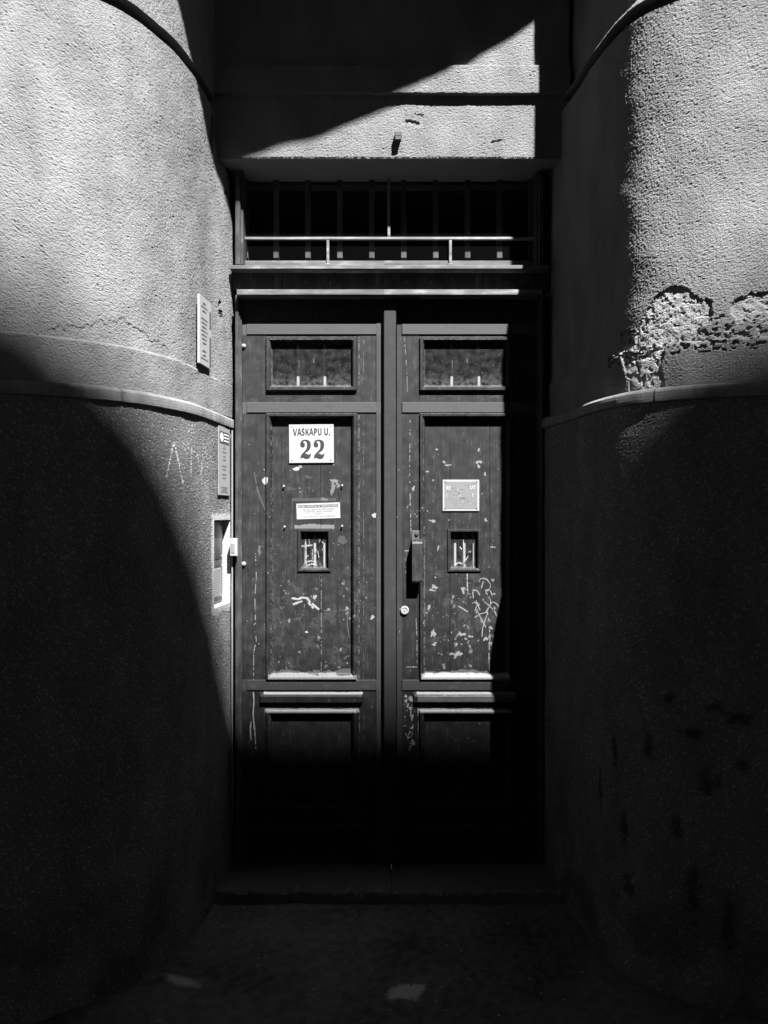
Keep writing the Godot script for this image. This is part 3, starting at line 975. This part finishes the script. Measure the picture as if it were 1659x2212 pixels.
		c.stroke(zs([402, 780, 405, 1080, 410, 1440], 1240, 1700, 2.764), 1.6, 0.012, 0.1)
		c.stroke(zs([404, 1000, 412, 1150, 414, 1440], 1240, 1700, 2.764), 1.2, 0.3, 0.5)
		c.stroke(zs([300, 375, 345, 375], 1240, 1700, 2.764), 1.4, 0.3, 0.1)
		c.stroke(zs([315, 1445, 415, 1445], 1240, 1700, 2.764), 1.6, 0.3, 0.15)
		c.stroke(zs([480, 150, 485, 700, 480, 1500], 1240, 1700, 2.764), 2.6, 0.11, 0.3, 0.7)
		for i in 40:
			var y := c.rnd.randf_range(1500, 1620)
			c.blob(c.rnd.randf_range(874, 894), y, c.rnd.randf_range(0.8, 3.2), c.rnd.randf_range(1, 5), 0.3, 0.8)
		c.stroke([Vector2(869, 690), Vector2(869, 1860)], 0.8, 0.012, 0.1)
	return c.texture(0.5)

func build_doors() -> void:
	var dark_glass := dusty_glass(3)
	var iron := grey(0.025, 0.4, 0.5)
	var bar_m := grey(0.17, 0.7)
	for right in [false, true]:
		var x0 := 857.0 if right else 523.0
		var x1 := 1161.0 if right else 827.0
		var pl := 906.0 if right else 575.0      # outer moulding edges
		var pr := 1105.0 if right else 771.0
		uv_box = Vector4(dx(828.0 if right else x0), dy(650), (x1 - (828.0 if right else x0)) * U, 1216.0 * U)
		var m := StandardMaterial3D.new()
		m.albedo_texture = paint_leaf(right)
		m.roughness = 0.6
		m.metallic_specular = 0.3
		m.heightmap_enabled = true
		m.heightmap_texture = m.albedo_texture
		m.heightmap_scale = 0.08
		m.texture_repeat = false
		var leaf := thing("door_leaf", "dark paneled door leaf with the scribbled panel and pull handle" if right else "dark paneled door leaf carrying the white house number plate", "door", Vector3(dx((x0 + x1) * 0.5), 0.046, 0), "two leaves of the old double door")
		# stiles and rails
		obj("stile", single(x0, 655, pl, 1862, -0.05, 0.0, 0.0015), m, leaf)
		if right:
			obj("stile", single(pr, 655, x1, 1862, -0.05, 0.0, 0.0015), m, leaf)
		else:
			obj("stile", single(pr, 655, 812, 1862, -0.05, 0.0, 0.0015), m, leaf)
			obj("edge_strip", single(812.5, 655, x1, 1862, -0.05, 0.003, 0.001), m, leaf)
		for r in [[655, 728], [845, 893], [1468, 1533], [1746, 1862]]:
			obj("rail", single(pl + 0.3, r[0], pr - 0.3, r[1], -0.05, -0.0012), m, leaf)
		# flat battens
		for r in [[700, 722], [869, 891], [1469, 1491]]:
			obj("batten", single(868 if right else 533, r[0], 1146 if right else 814, r[1], -0.001, 0.0045, 0.001), m, leaf)
		# glazed top light
		frame_pieces("moulding", m, leaf, pl, 728, pr, 845, [[0, 0.0], [0.5, 0.009], [2, 0.012], [7, 0.012], [9.5, 0.006], [10.5, -0.011], [11, -0.05]])
		var win := obj("window", pane(pl + 9, 737, pr - 9, 836, -0.0105), dark_glass, leaf)
		for t in [0.335, 0.66]:
			var bx := lerpf(pl + 9, pr - 9, t)
			obj("bar", single(bx - 3, 728, bx + 3, 848, -0.085, -0.075, 0.002), bar_m, win)
		# main panel of three boards
		frame_pieces("moulding", m, leaf, pl, 893, pr, 1468, [[0, 0.0], [0.5, 0.009], [2, 0.0125], [6, 0.012], [9, 0.005], [11, -0.006], [13, -0.0155]])
		var j := [pl + 10, 972.0, 1058.0, pr - 10] if right else [pl + 10, 609.0, 692.6, pr - 10]
		for i in 3:
			# the boards stop round the small wicket opening
			var a: float = j[i] + 0.25
			var b: float = j[i + 1] - 0.25
			var wx0 := 971.0 if right else 646.0
			var wx1 := 1037.0 if right else 711.0
			var st := begin()
			if b < wx0 or a > wx1:
				block(st, a, 900, b, 1463, -0.03, -0.015, 0.0008)
			else:
				block(st, a, 900, b, 1147, -0.03, -0.015, 0.0008)
				block(st, a, 1231, b, 1463, -0.03, -0.015, 0.0008)
				if a < wx0:
					block(st, a, 1147, wx0, 1231, -0.03, -0.015, 0.0)
				if b > wx1:
					block(st, wx1, 1147, b, 1231, -0.03, -0.015, 0.0)
			obj("board", st, m, leaf)
		# wicket
		var wx := 967.0 if right else 642.0
		frame_pieces("moulding", m, leaf, wx, 1143, wx + 73, 1235.5, [[0, -0.016], [0.4, -0.011], [1.2, -0.0085], [5, -0.0085], [7, -0.012], [7.5, -0.034]])
		var wk := obj("wicket_pane", pane(wx + 7, 1150, wx + 66, 1229, -0.0305), dusty_glass(7 if right else 5, true), leaf)
		for bx in ([982.9, 1002.8, 1023.9] if right else [659.4, 679.9, 700.7]):
			obj("bar", single(bx - 2.6, 1143, bx + 2.6, 1236, -0.05, -0.040, 0.002), bar_m, wk)
		# drip rails and bottom panel
		for r in [[1495, 1517, 0.016], [1777, 1797, 0.016]]:
			var st := begin()
			drip(st, pl - 13, r[0], pr + 13, r[1], r[2])
			obj("drip_rail", st, m, leaf)
		frame_pieces("moulding", m, leaf, pl, 1533, pr, 1746, [[0, 0.0], [0.6, 0.009], [2.5, 0.012], [6, 0.011], [9, 0.004], [12, -0.016]])
		obj("panel", single(pl + 9, 1540, pr - 9, 1740, -0.03, -0.0155), m, leaf)
		if right:
			obj("cover_strip", single(829, 655, 855.5, 1862, -0.002, 0.032, 0.003), m, leaf)
			obj("leak_backing", single(812, 655, 872, 1862, -0.075, -0.0505), m, leaf)  # added board behind the leaves, blocks light leaking through the gap
			build_handle(leaf, iron)
		else:
			for y in [748.0, 1218.5]:
				var st := begin()
				disc(st, Vector3(dx(526.5), dy(y), 0.0), [[0.011, 0.0], [0.0105, 0.004], [0.008, 0.008], [0.004, 0.0102], [0.0, 0.011]])
				obj("bolt", st, grey(0.13, 0.4), leaf)
			for p in [[613, 1049.6], [739, 1048], [739, 1136], [614.6, 1137.5]]:
				var st := begin()
				disc(st, Vector3(dx(p[0]), dy(p[1]), -0.015), [[0.0028, 0.0], [0.0028, 0.009], [0.0045, 0.0095], [0.004, 0.0115], [0.0, 0.0115]], 12)
				obj("screw", st, grey(0.2, 0.4), leaf)
	build_plates()

func drip(st: SurfaceTool, x0: float, y0: float, x1: float, y1: float, z: float) -> void:
	# weather board: sloping top, rounded nose, undercut
	var p := [[0.0, 0.0], [0.22, z * 0.7], [0.36, z], [0.92, z * 0.96], [1.0, z * 0.8], [1.0, 0.0]]
	var a := dx(x0)
	var b := dx(x1)
	var e := 0.004
	for i in p.size() - 1:
		var ya := dy(lerpf(y0, y1, p[i][0]))
		var yb := dy(lerpf(y0, y1, p[i + 1][0]))
		var za: float = p[i][1]
		var zb: float = p[i + 1][1]
		var ia := e * za / z
		var ib := e * zb / z
		quad(st, Vector3(a + ib, yb, zb), Vector3(b - ib, yb, zb), Vector3(b - ia, ya, za), Vector3(a + ia, ya, za))
		quad(st, Vector3(a, yb, 0), Vector3(a + ib, yb, zb), Vector3(a + ia, ya, za), Vector3(a, ya, 0))
		quad(st, Vector3(b - ib, yb, zb), Vector3(b, yb, 0), Vector3(b, ya, 0), Vector3(b - ia, ya, za))

func dusty_glass(seed_value: int, scratched := false) -> StandardMaterial3D:
	var c := Canvas.new(0, 0, 192, 110, 1.5, seed_value)
	c.a.fill(0.10)
	var n := noise(seed_value, 40.0, 5)
	for y in c.h:
		for x in c.w:
			var low := smoothstep(0.62, 1.0, float(y) / c.h)
			var v := 0.10 + 0.10 * n.get_noise_2d(x, y) + low * (0.16 + 0.4 * n.get_noise_2d(x * 1.7, y * 1.7))
			if y > c.h * 0.95:
				v += 0.4
			if x < 6 or x > c.w - 7:
				v += 0.12
			c.a[y * c.w + x] = clampf(v, 0.05, 0.9)
	for i in 90:
		c.blob(c.rnd.randf_range(0, 192), c.rnd.randf_range(20, 108), c.rnd.randf_range(0.4, 1.3), c.rnd.randf_range(0.4, 1.6), 0.55, 0.5)
	c.stroke([Vector2(66, 45), Vector2(66, 62)], 1.6, 0.5, 0.1)
	c.stroke([Vector2(100, 40), Vector2(101, 60)], 1.8, 0.6, 0.1)
	if scratched:
		for q in ([[30, 20, 34, 95], [5, 42, 60, 40, 85, 38], [52, 12, 60, 40], [78, 10, 82, 18, 130, 20, 140, 15, 128, 30], [150, 30, 168, 36, 150, 55], [100, 52, 118, 58, 124, 75], [80, 52, 78, 70], [78, 70, 80, 85], [30, 92, 70, 86, 110, 92], [36, 102, 75, 96, 112, 100], [38, 72, 50, 72]] if seed_value == 5 else [[85, 4, 140, 6, 150, 12], [82, 14, 140, 16], [92, 20, 95, 60], [70, 45, 82, 52], [130, 60, 145, 58], [30, 98, 60, 92, 90, 96], [100, 90, 130, 70]]):
			var pts := []
			for i in range(0, q.size(), 2):
				pts.append(Vector2(q[i], q[i + 1]))
			c.stroke(pts, 4.6, 0.95, 0.08)
	var img := Image.create_empty(c.w, c.h, false, Image.FORMAT_RGBA8)
	for y in c.h:
		for x in c.w:
			var a := c.a[y * c.w + x]
			var v := 0.10 if a < 0.9 else 0.3
			img.set_pixel(x, y, Color(Color(v, v, v).linear_to_srgb(), a))
	var m := StandardMaterial3D.new()
	m.transparency = BaseMaterial3D.TRANSPARENCY_ALPHA
	m.albedo_texture = ImageTexture.create_from_image(img)
	m.roughness = 0.35
	m.metallic_specular = 0.4
	m.uv1_triplanar = false
	return m

func pane(x0: float, y0: float, x1: float, y1: float, z: float) -> SurfaceTool:
	var keep := uv_box
	uv_box = Vector4(dx(x0), dy(y0), (x1 - x0) * U, (y1 - y0) * U)
	var st := begin()
	quad(st, Vector3(dx(x0), dy(y1), z), Vector3(dx(x1), dy(y1), z), Vector3(dx(x1), dy(y0), z), Vector3(dx(x0), dy(y0), z))
	uv_box = keep
	return st

func build_handle(leaf: Node3D, iron: Material) -> void:
	var st := begin()
	block(st, 889, 1146, 911, 1166, 0.0, 0.005, 0.001)
	var plate := obj("handle_plate", st, grey(0.05, 0.4), leaf)
	st = begin()
	disc(st, Vector3(dx(900), dy(1154), 0.005), [[0.0095, 0.0], [0.009, 0.003], [0.006, 0.006], [0.0, 0.0075]])
	obj("rivet", st, grey(0.03, 0.25), plate)
	# strap that swings out and carries the grip
	st = begin()
	var a := dx(889.5)
	var b := dx(911.5)
	var prof := [[1163.0, 0.004], [1165.0, 0.012], [1168.0, 0.030], [1170.5, 0.046], [1173.0, 0.05], [1252.0, 0.05], [1256.0, 0.046]]
	for i in prof.size() - 1:
		var ya := dy(prof[i][0])
		var yb := dy(prof[i + 1][0])
		quad(st, Vector3(a, yb, prof[i + 1][1]), Vector3(b, yb, prof[i + 1][1]), Vector3(b, ya, prof[i][1]), Vector3(a, ya, prof[i][1]))
	var back := 0.03
	quad(st, Vector3(a, dy(1256), back), Vector3(a, dy(1256), 0.046), Vector3(a, dy(1171), 0.046), Vector3(a, dy(1171), back))
	quad(st, Vector3(b, dy(1256), 0.046), Vector3(b, dy(1256), back), Vector3(b, dy(1171), back), Vector3(b, dy(1171), 0.046))
	quad(st, Vector3(a, dy(1256), back), Vector3(b, dy(1256), back), Vector3(b, dy(1256), 0.046), Vector3(a, dy(1256), 0.046))
	quad(st, Vector3(b, dy(1256), back), Vector3(a, dy(1256), back), Vector3(a, dy(1171), back), Vector3(b, dy(1171), back))
	box(st, Vector3(dx(894), dy(1256), 0.004), Vector3(dx(907), dy(1244), 0.031))
	box(st, Vector3(dx(892), dy(1172), 0.004), Vector3(dx(909), dy(1164), 0.034))
	obj("pull_handle", st, streaked(0.035, 905, 0.45), leaf)
	st = begin()
	var c := Vector3(dx(874.2), dy(1318), 0.0)
	disc(st, c, [[0.0185, 0.0], [0.0185, 0.006], [0.0165, 0.009], [0.0125, 0.0095], [0.0122, 0.007], [0.0, 0.0072]], 28)
	var lock := obj("lock_cylinder", st, grey(0.17, 0.3, 0.6), leaf)
	st = begin()
	box(st, c + Vector3(-0.0015, -0.008, 0.007), c + Vector3(0.0015, 0.0, 0.0078))
	obj("keyhole", st, grey(0.01), lock)

# ------------------------------------------------------------------ plates on the door
func words(text: String, parent: Node, m: Material, centre: Vector3, height: float, width: float, tilt := 0.0, serif := false, bold := false) -> void:
	var f := SystemFont.new()
	f.font_names = PackedStringArray(["Droid Serif" if serif else "Droid Sans"])
	f.font_weight = 700 if bold else 400
	var t := TextMesh.new()
	t.font = f
	t.text = text
	t.font_size = 64
	t.pixel_size = 0.01
	t.depth = 0.02
	t.curve_step = 2.0
	var box_ := t.get_aabb()
	var o := MeshInstance3D.new()
	o.name = "lettering"
	o.mesh = t
	o.material_override = m
	var sx := width / box_.size.x
	var sy := height / box_.size.y
	var basis_ := Basis(Vector3.BACK, tilt) * Basis.from_scale(Vector3(sx, sy, 0.02))
	o.transform = Transform3D(basis_, centre - (parent as Node3D).position - basis_ * box_.get_center())
	parent.add_child(o, true)

func tilted_plate(called: String, parent: Node, m: Material, c: Vector3, w: float, h: float, t: float, ang: float, bulge := 0.0) -> MeshInstance3D:
	var st := begin()
	var n := 8
	var ux := Vector3(cos(ang), sin(ang), 0)
	var uy := Vector3(-sin(ang), cos(ang), 0)
	var g := []
	for j in n + 1:
		for i in n + 1:
			var a := float(i) / n * 2.0 - 1.0
			var b := float(j) / n * 2.0 - 1.0
			g.append(c + ux * a * w * 0.5 + uy * b * h * 0.5 + Vector3(0, 0, t + bulge * (1.0 - a * a * a * a) * (1.0 - b * b * b * b)))
	for j in n:
		for i in n:
			quad(st, g[j * (n + 1) + i], g[j * (n + 1) + i + 1], g[(j + 1) * (n + 1) + i + 1], g[(j + 1) * (n + 1) + i])
	var k := [c - ux * w * 0.5 - uy * h * 0.5, c + ux * w * 0.5 - uy * h * 0.5, c + ux * w * 0.5 + uy * h * 0.5, c - ux * w * 0.5 + uy * h * 0.5]
	for i in 4:
		var j := (i + 1) % 4
		quad(st, k[i], k[j], k[j] + Vector3(0, 0, t), k[i] + Vector3(0, 0, t))
	return obj(called, st, m, parent)

func smooth_loop(pts: PackedVector2Array, n: int) -> PackedVector2Array:
	var out := PackedVector2Array()
	var c := pts.size()
	for i in c:
		for k in n:
			out.append(pts[i].cubic_interpolate(pts[(i + 1) % c], pts[(i - 1 + c) % c], pts[(i + 2) % c], float(k) / n))
	return out

func build_plates() -> void:
	var pz := -0.015
	var ink := grey(0.016, 0.5)
	# house number
	var c := Vector3(dx(673, pz), dy(958.5, pz), pz)
	var plate := thing("house_number_plate", "white enamel plate reading VASKAPU U. 22", "sign", c)
	var enamel := grey(0.22, 0.25, 0.5)
	tilted_plate("enamel", plate, enamel, c, 96.5 * U, 83 * U, 0.006, 0.008, 0.002)
	words("VASKAPU U.", plate, ink, c + Vector3(0.001, 25.5 * U, 0.0087), 15.6 * U, 80 * U, 0.014, false, true)
	# two bold numerals with ball terminals
	var two := v2([423, 530, 432, 490, 460, 457, 510, 447, 560, 455, 596, 485, 608, 530, 604, 580, 585, 620, 550, 652, 505, 680, 470, 702, 455, 714, 480, 692, 520, 692, 550, 706, 575, 712, 598, 700, 610, 684, 613, 690, 604, 735, 578, 766, 545, 773, 508, 770, 480, 757, 458, 752, 444, 762, 438, 774, 431, 772, 433, 735, 448, 705, 478, 674, 512, 640, 536, 600, 543, 545, 541, 500, 525, 472, 500, 465, 480, 474, 473, 494, 490, 508, 504, 532, 502, 560, 484, 577, 458, 579, 435, 566])
	for s in 2:
		var pts := PackedVector2Array()
		for p in two:
			var d := Vector2((p.x + s * 236.0) / 5.265 + 920.0, p.y / 5.265 + 1380.0) * 0.648
			pts.append(Vector2(dx(d.x, 0.0), dy(d.y, 0.0)))
		var loop := smooth_loop(pts, 5)
		var ids := Geometry2D.triangulate_polygon(loop)
		if ids.is_empty():
			loop = pts
			ids = Geometry2D.triangulate_polygon(loop)
		var st := begin()
		for i in range(0, ids.size(), 3):
			for q in [ids[i], ids[i + 1], ids[i + 2]]:
				vert(st, Vector3(loop[q].x, loop[q].y, pz + 0.0092))
		for i in loop.size():
			var a := loop[i]
			var b := loop[(i + 1) % loop.size()]
			quad(st, Vector3(a.x, a.y, pz + 0.0092), Vector3(b.x, b.y, pz + 0.0092), Vector3(b.x, b.y, pz + 0.0075), Vector3(a.x, a.y, pz + 0.0075))
		obj("numeral", st, ink, plate)
	for p in [[-43, 37], [43, 37.5], [-42, -36], [42.5, -35]]:
		var st := begin()
		disc(st, c + Vector3(p[0] * U, p[1] * U, 0.0062), [[0.0032, 0.0], [0.003, 0.0012], [0.0015, 0.0018], [0.0, 0.0018]], 10)
		obj("screw", st, grey(0.08, 0.4), plate)

	# advertising sticker
	c = Vector3(dx(687.7, pz), dy(1103.5, pz), pz)
	var ad := thing("advert_sticker", "white sticker advertising air conditioner cleaning, stuck on the left leaf", "sticker", c)
	var tilt := 0.032
	tilted_plate("paper", ad, grey(0.205, 0.5), c, 94.5 * U, 34 * U, 0.0012, tilt)
	var up := Vector3(-sin(tilt), cos(tilt), 0)
	tilted_plate("headline_bar", ad, ink, c + up * 10.3 * U + Vector3(0, 0, 0.0012), 86.5 * U, 5.4 * U, 0.0004, tilt)
	var pale_ink := grey(0.075, 0.6)
	words("KLÍMA TISZTÍTÁS ÉS FERTŐTLENÍTÉS", ad, grey(0.3), c + up * 10.5 * U + Vector3(0, 0, 0.0019), 4.4 * U, 84 * U, tilt, true, true)
	words("EGY KÜLTÉRI ÉS BELTÉRI EGYSÉG", ad, pale_ink, c + up * 3.6 * U + Vector3(0, 0, 0.0015), 3.6 * U, 67 * U, tilt)
	words("TISZTÍTÁSA, FERTŐTLENÍTÉSE", ad, pale_ink, c + up * -1.4 * U + Vector3(0, 0, 0.0015), 3.6 * U, 59 * U, tilt)
	words("10.800 Ft", ad, grey(0.07), c + up * -6.0 * U + Vector3(0, 0, 0.0015), 2.8 * U, 16 * U, tilt)
	words("HÍVJON BIZALOMMAL", ad, pale_ink, c + up * -12.8 * U + Vector3(-16 * U, 0, 0.0015), 2.2 * U, 34 * U, tilt)
	words("06 70 343 0131", ad, grey(0.07), c + up * -11.6 * U + Vector3(20 * U, 0, 0.0015), 3.3 * U, 33 * U, tilt)

	# worn metal plate on the right leaf
	c = Vector3(dx(995.5, pz), dy(1069.8, pz), pz)
	var old := thing("worn_sign", "faded metal plate with pale rim and rubbed off lettering above the wicket", "sign", c)
	tilted_plate("rim", old, grey(0.19, 0.5), c, 79 * U, 67.5 * U, 0.005, 0.0)
	var worn := Canvas.new(0, 0, 72, 60, 4.0, 77)
	worn.a.fill(0.2)
	for i in 30:
		worn.blob(worn.rnd.randf_range(0, 72), worn.rnd.randf_range(0, 60), worn.rnd.randf_range(5, 18), worn.rnd.randf_range(4, 12), worn.rnd.randf_range(0.14, 0.25), 0.8, 0.3)
	worn.chips(0, 0, 72, 60, 60, 1.2, 0.12)
	for i in 26:
		worn.blob(worn.rnd.randf_range(4, 66), worn.rnd.randf_range(42, 50), worn.rnd.randf_range(0.6, 2.4), worn.rnd.randf_range(0.4, 1.2), worn.rnd.randf_range(0.07, 0.4), 0.6)
	worn.stroke([Vector2(9, 14), Vector2(23, 15)], 1.0, 0.08, 0.4)
	worn.stroke([Vector2(32, 17), Vector2(48, 17)], 1.0, 0.08, 0.4)
	worn.patch(34, 34, 45, 39, 0.11, 0.8)
	worn.stroke([Vector2(18, 31), Vector2(32, 29)], 0.8, 0.08, 0.3)
	worn.stroke([Vector2(28, 20), Vector2(31, 16), Vector2(32, 20), Vector2(37, 23)], 0.9, 0.4, 0.3)
	worn.stroke([Vector2(20, 33), Vector2(23, 34)], 0.9, 0.45, 0.2)
	worn.stroke([Vector2(32, 32), Vector2(35, 28), Vector2(36, 33), Vector2(40, 33)], 0.9, 0.4, 0.2)
	var wm := StandardMaterial3D.new()
	wm.albedo_texture = worn.texture(0.48)
	wm.roughness = 0.5
	uv_box = Vector4(c.x - 36 * U, c.y + 30 * U, 72 * U, 60 * U)
	tilted_plate("face", old, wm, c + Vector3(0, 0, 0.005), 71 * U, 59 * U, 0.0007, 0.0)
	var white := grey(0.23)
	words("RE", old, white, c + Vector3(-27 * U, 16 * U, 0.0059), 8 * U, 9 * U, 0.0, false, true)
	words("UT", old, white, c + Vector3(26 * U, 17 * U, 0.0059), 8 * U, 12 * U, 0.0, false, true)
	words("C", old, white, c + Vector3(-30 * U, 0, 0.0059), 6 * U, 4 * U)
	words("E", old, white, c + Vector3(27 * U, 0, 0.0059), 7 * U, 5 * U)
	for p in [[-34.5, 29], [34.5, 29], [-34.5, -29], [34.5, -29]]:
		var st := begin()
		disc(st, c + Vector3(p[0] * U, p[1] * U, 0.005), [[0.0034, 0.0], [0.003, 0.0014], [0.0, 0.002]], 10)
		obj("screw", st, grey(0.05, 0.4), old)

# ------------------------------------------------------------------ things on the left wall
func build_wall_notices() -> void:
	var cols := left_cols
	var paper := grey(0.21, 0.5)
	var inkm := grey(0.06)
	var dark := grey(0.03)
	# framed board above the ledge
	var nb := thing("notice_board", "narrow white notice board above the ledge with a dark strip", "notice", at_wall(cols, 0.36, 2.14, -0.02))
	var st := begin()
	wall_slab(st, cols, 0.288, 0.43, 2.145, 2.41, -0.026, -0.017, -0.015)
	obj("board", st, paper, nb)
	for q in [[0.292, 0.315, 2.305, 2.372], [0.292, 0.315, 2.152, 2.27]]:
		st = begin()
		wall_slab(st, cols, q[0], q[1], q[2], q[3], -0.018, -0.0164, -0.0159)
		obj("printed_block", st, grey(0.05), nb)
	rng.seed = 4
	for i in 15:
		var y := 2.385 - i * 0.0155
		if i == 3 or i == 11:
			continue
		st = begin()
		var l := rng.randf_range(0.0, 0.03)
		wall_slab(st, cols, 0.325 + l, 0.42 - l, y, y + 0.006, -0.018, -0.0162, -0.0143)
		obj("text_line", st, grey(0.13), nb)
	# paper notice under the ledge
	var pn := thing("paper_notice", "tall paper notice with black heading under the ledge beside the door", "notice", at_wall(cols, 0.18, 1.63, 0.0))
	st = begin()
	wall_slab(st, cols, 0.112, 0.262, 1.64, 1.923, 0.002, 0.0045, 0.0055)
	obj("paper", st, grey(0.17, 0.5), pn)
	st = begin()
	wall_slab(st, cols, 0.12, 0.252, 1.853, 1.903, 0.004, 0.0052, 0.0060)
	var head := obj("heading", st, dark, pn)
	st = begin()
	var mid := at_wall(cols, 0.222, 1.878, 0.0062)
	var ax := (at_wall(cols, 0.18, 1.9, 0.0058) - at_wall(cols, 0.24, 1.9, 0.0058)).normalized()
	disc(st, mid, [[0.019, 0.0], [0.019, 0.001], [0.013, 0.0012], [0.0, 0.0012]], 20, ax, Vector3.UP, ax.cross(Vector3.UP))
	obj("emblem", st, grey(0.45), head)
	for i in 3:
		st = begin()
		wall_slab(st, cols, 0.128, 0.19, 1.89 - i * 0.013, 1.895 - i * 0.013, 0.005, 0.0060, 0.0064)
		obj("heading_line", st, grey(0.45), head)
	for q in [[1.84, 0.018], [1.83, 0.034], [1.815, 0.052], [1.797, 0.03], [1.783, 0.04], [1.757, 0.062], [1.743, 0.05], [1.722, 0.062], [1.707, 0.046], [1.668, 0.09], [1.659, 0.07], [1.65, 0.094]]:
		st = begin()
		wall_slab(st, cols, 0.186 - q[1] * 0.5, 0.186 + q[1] * 0.5, q[0], q[0] + 0.006, 0.004, 0.0052, 0.0056)
		obj("text_line", st, inkm, pn)
	# intercom in the whitewashed niche
	var ic := thing("intercom_panel", "dark intercom panel with a name list in the white niche", "intercom", at_wall(cols, 0.2, 1.19, -0.03))
	st = begin()
	wall_slab(st, cols, 0.105, 0.292, 1.19, 1.528, -0.036, -0.030)
	obj("back_plate", st, grey(0.05, 0.35, 0.6), ic)
	for q in [[1.375, 1.515], [1.205, 1.35]]:
		st = begin()
		wall_slab(st, cols, 0.112, 0.286, q[0], q[1], -0.031, -0.0275)
		var pl := obj("cover_plate", st, grey(0.035, 0.3, 0.6), ic)
		for s in [0.118, 0.28]:
			for y in [q[0] + 0.008, q[1] - 0.008]:
				st = begin()
				disc(st, at_wall(cols, s, y, -0.0275), [[0.004, 0.0], [0.003, 0.002], [0.0, 0.0025]], 8, Vector3.BACK, Vector3.UP, Vector3.RIGHT)
				obj("screw", st, grey(0.3, 0.3), pl)
	st = begin()
	wall_slab(st, cols, 0.128, 0.28, 1.218, 1.335, -0.0285, -0.0262)
	var list := obj("name_list", st, grey(0.2, 0.4), ic)
	for i in 13:
		st = begin()
		wall_slab(st, cols, 0.135, 0.272, 1.224 + i * 0.0083, 1.2275 + i * 0.0083, -0.027, -0.0257)
		obj("list_line", st, grey(0.1), list)
	# small white box and its cable beside the frame
	var jb := thing("junction_box", "small white plastic box with thin cable beside the door frame", "junction box", at_wall(cols, 0.075, 1.39, 0.0))
	st = begin()
	box(st, Vector3(-0.653, 1.383, 0.045), Vector3(-0.624, 1.458, 0.075), 0.003)
	obj("housing", st, grey(0.24, 0.4), jb)
	st = begin()
	box(st, Vector3(-0.648, 1.395, 0.0748), Vector3(-0.632, 1.438, 0.0775), 0.002)
	obj("cover", st, grey(0.12, 0.4), jb)
	for q in [[1.459, 1.92], [0.25, 1.382]]:
		st = begin()
		disc(st, Vector3(-0.6505, q[0], 0.040), [[0.0035, 0.0], [0.0035, q[1] - q[0]]], 8, Vector3.RIGHT, Vector3.BACK, Vector3.UP)
		obj("cable", st, grey(0.13, 0.5), jb)
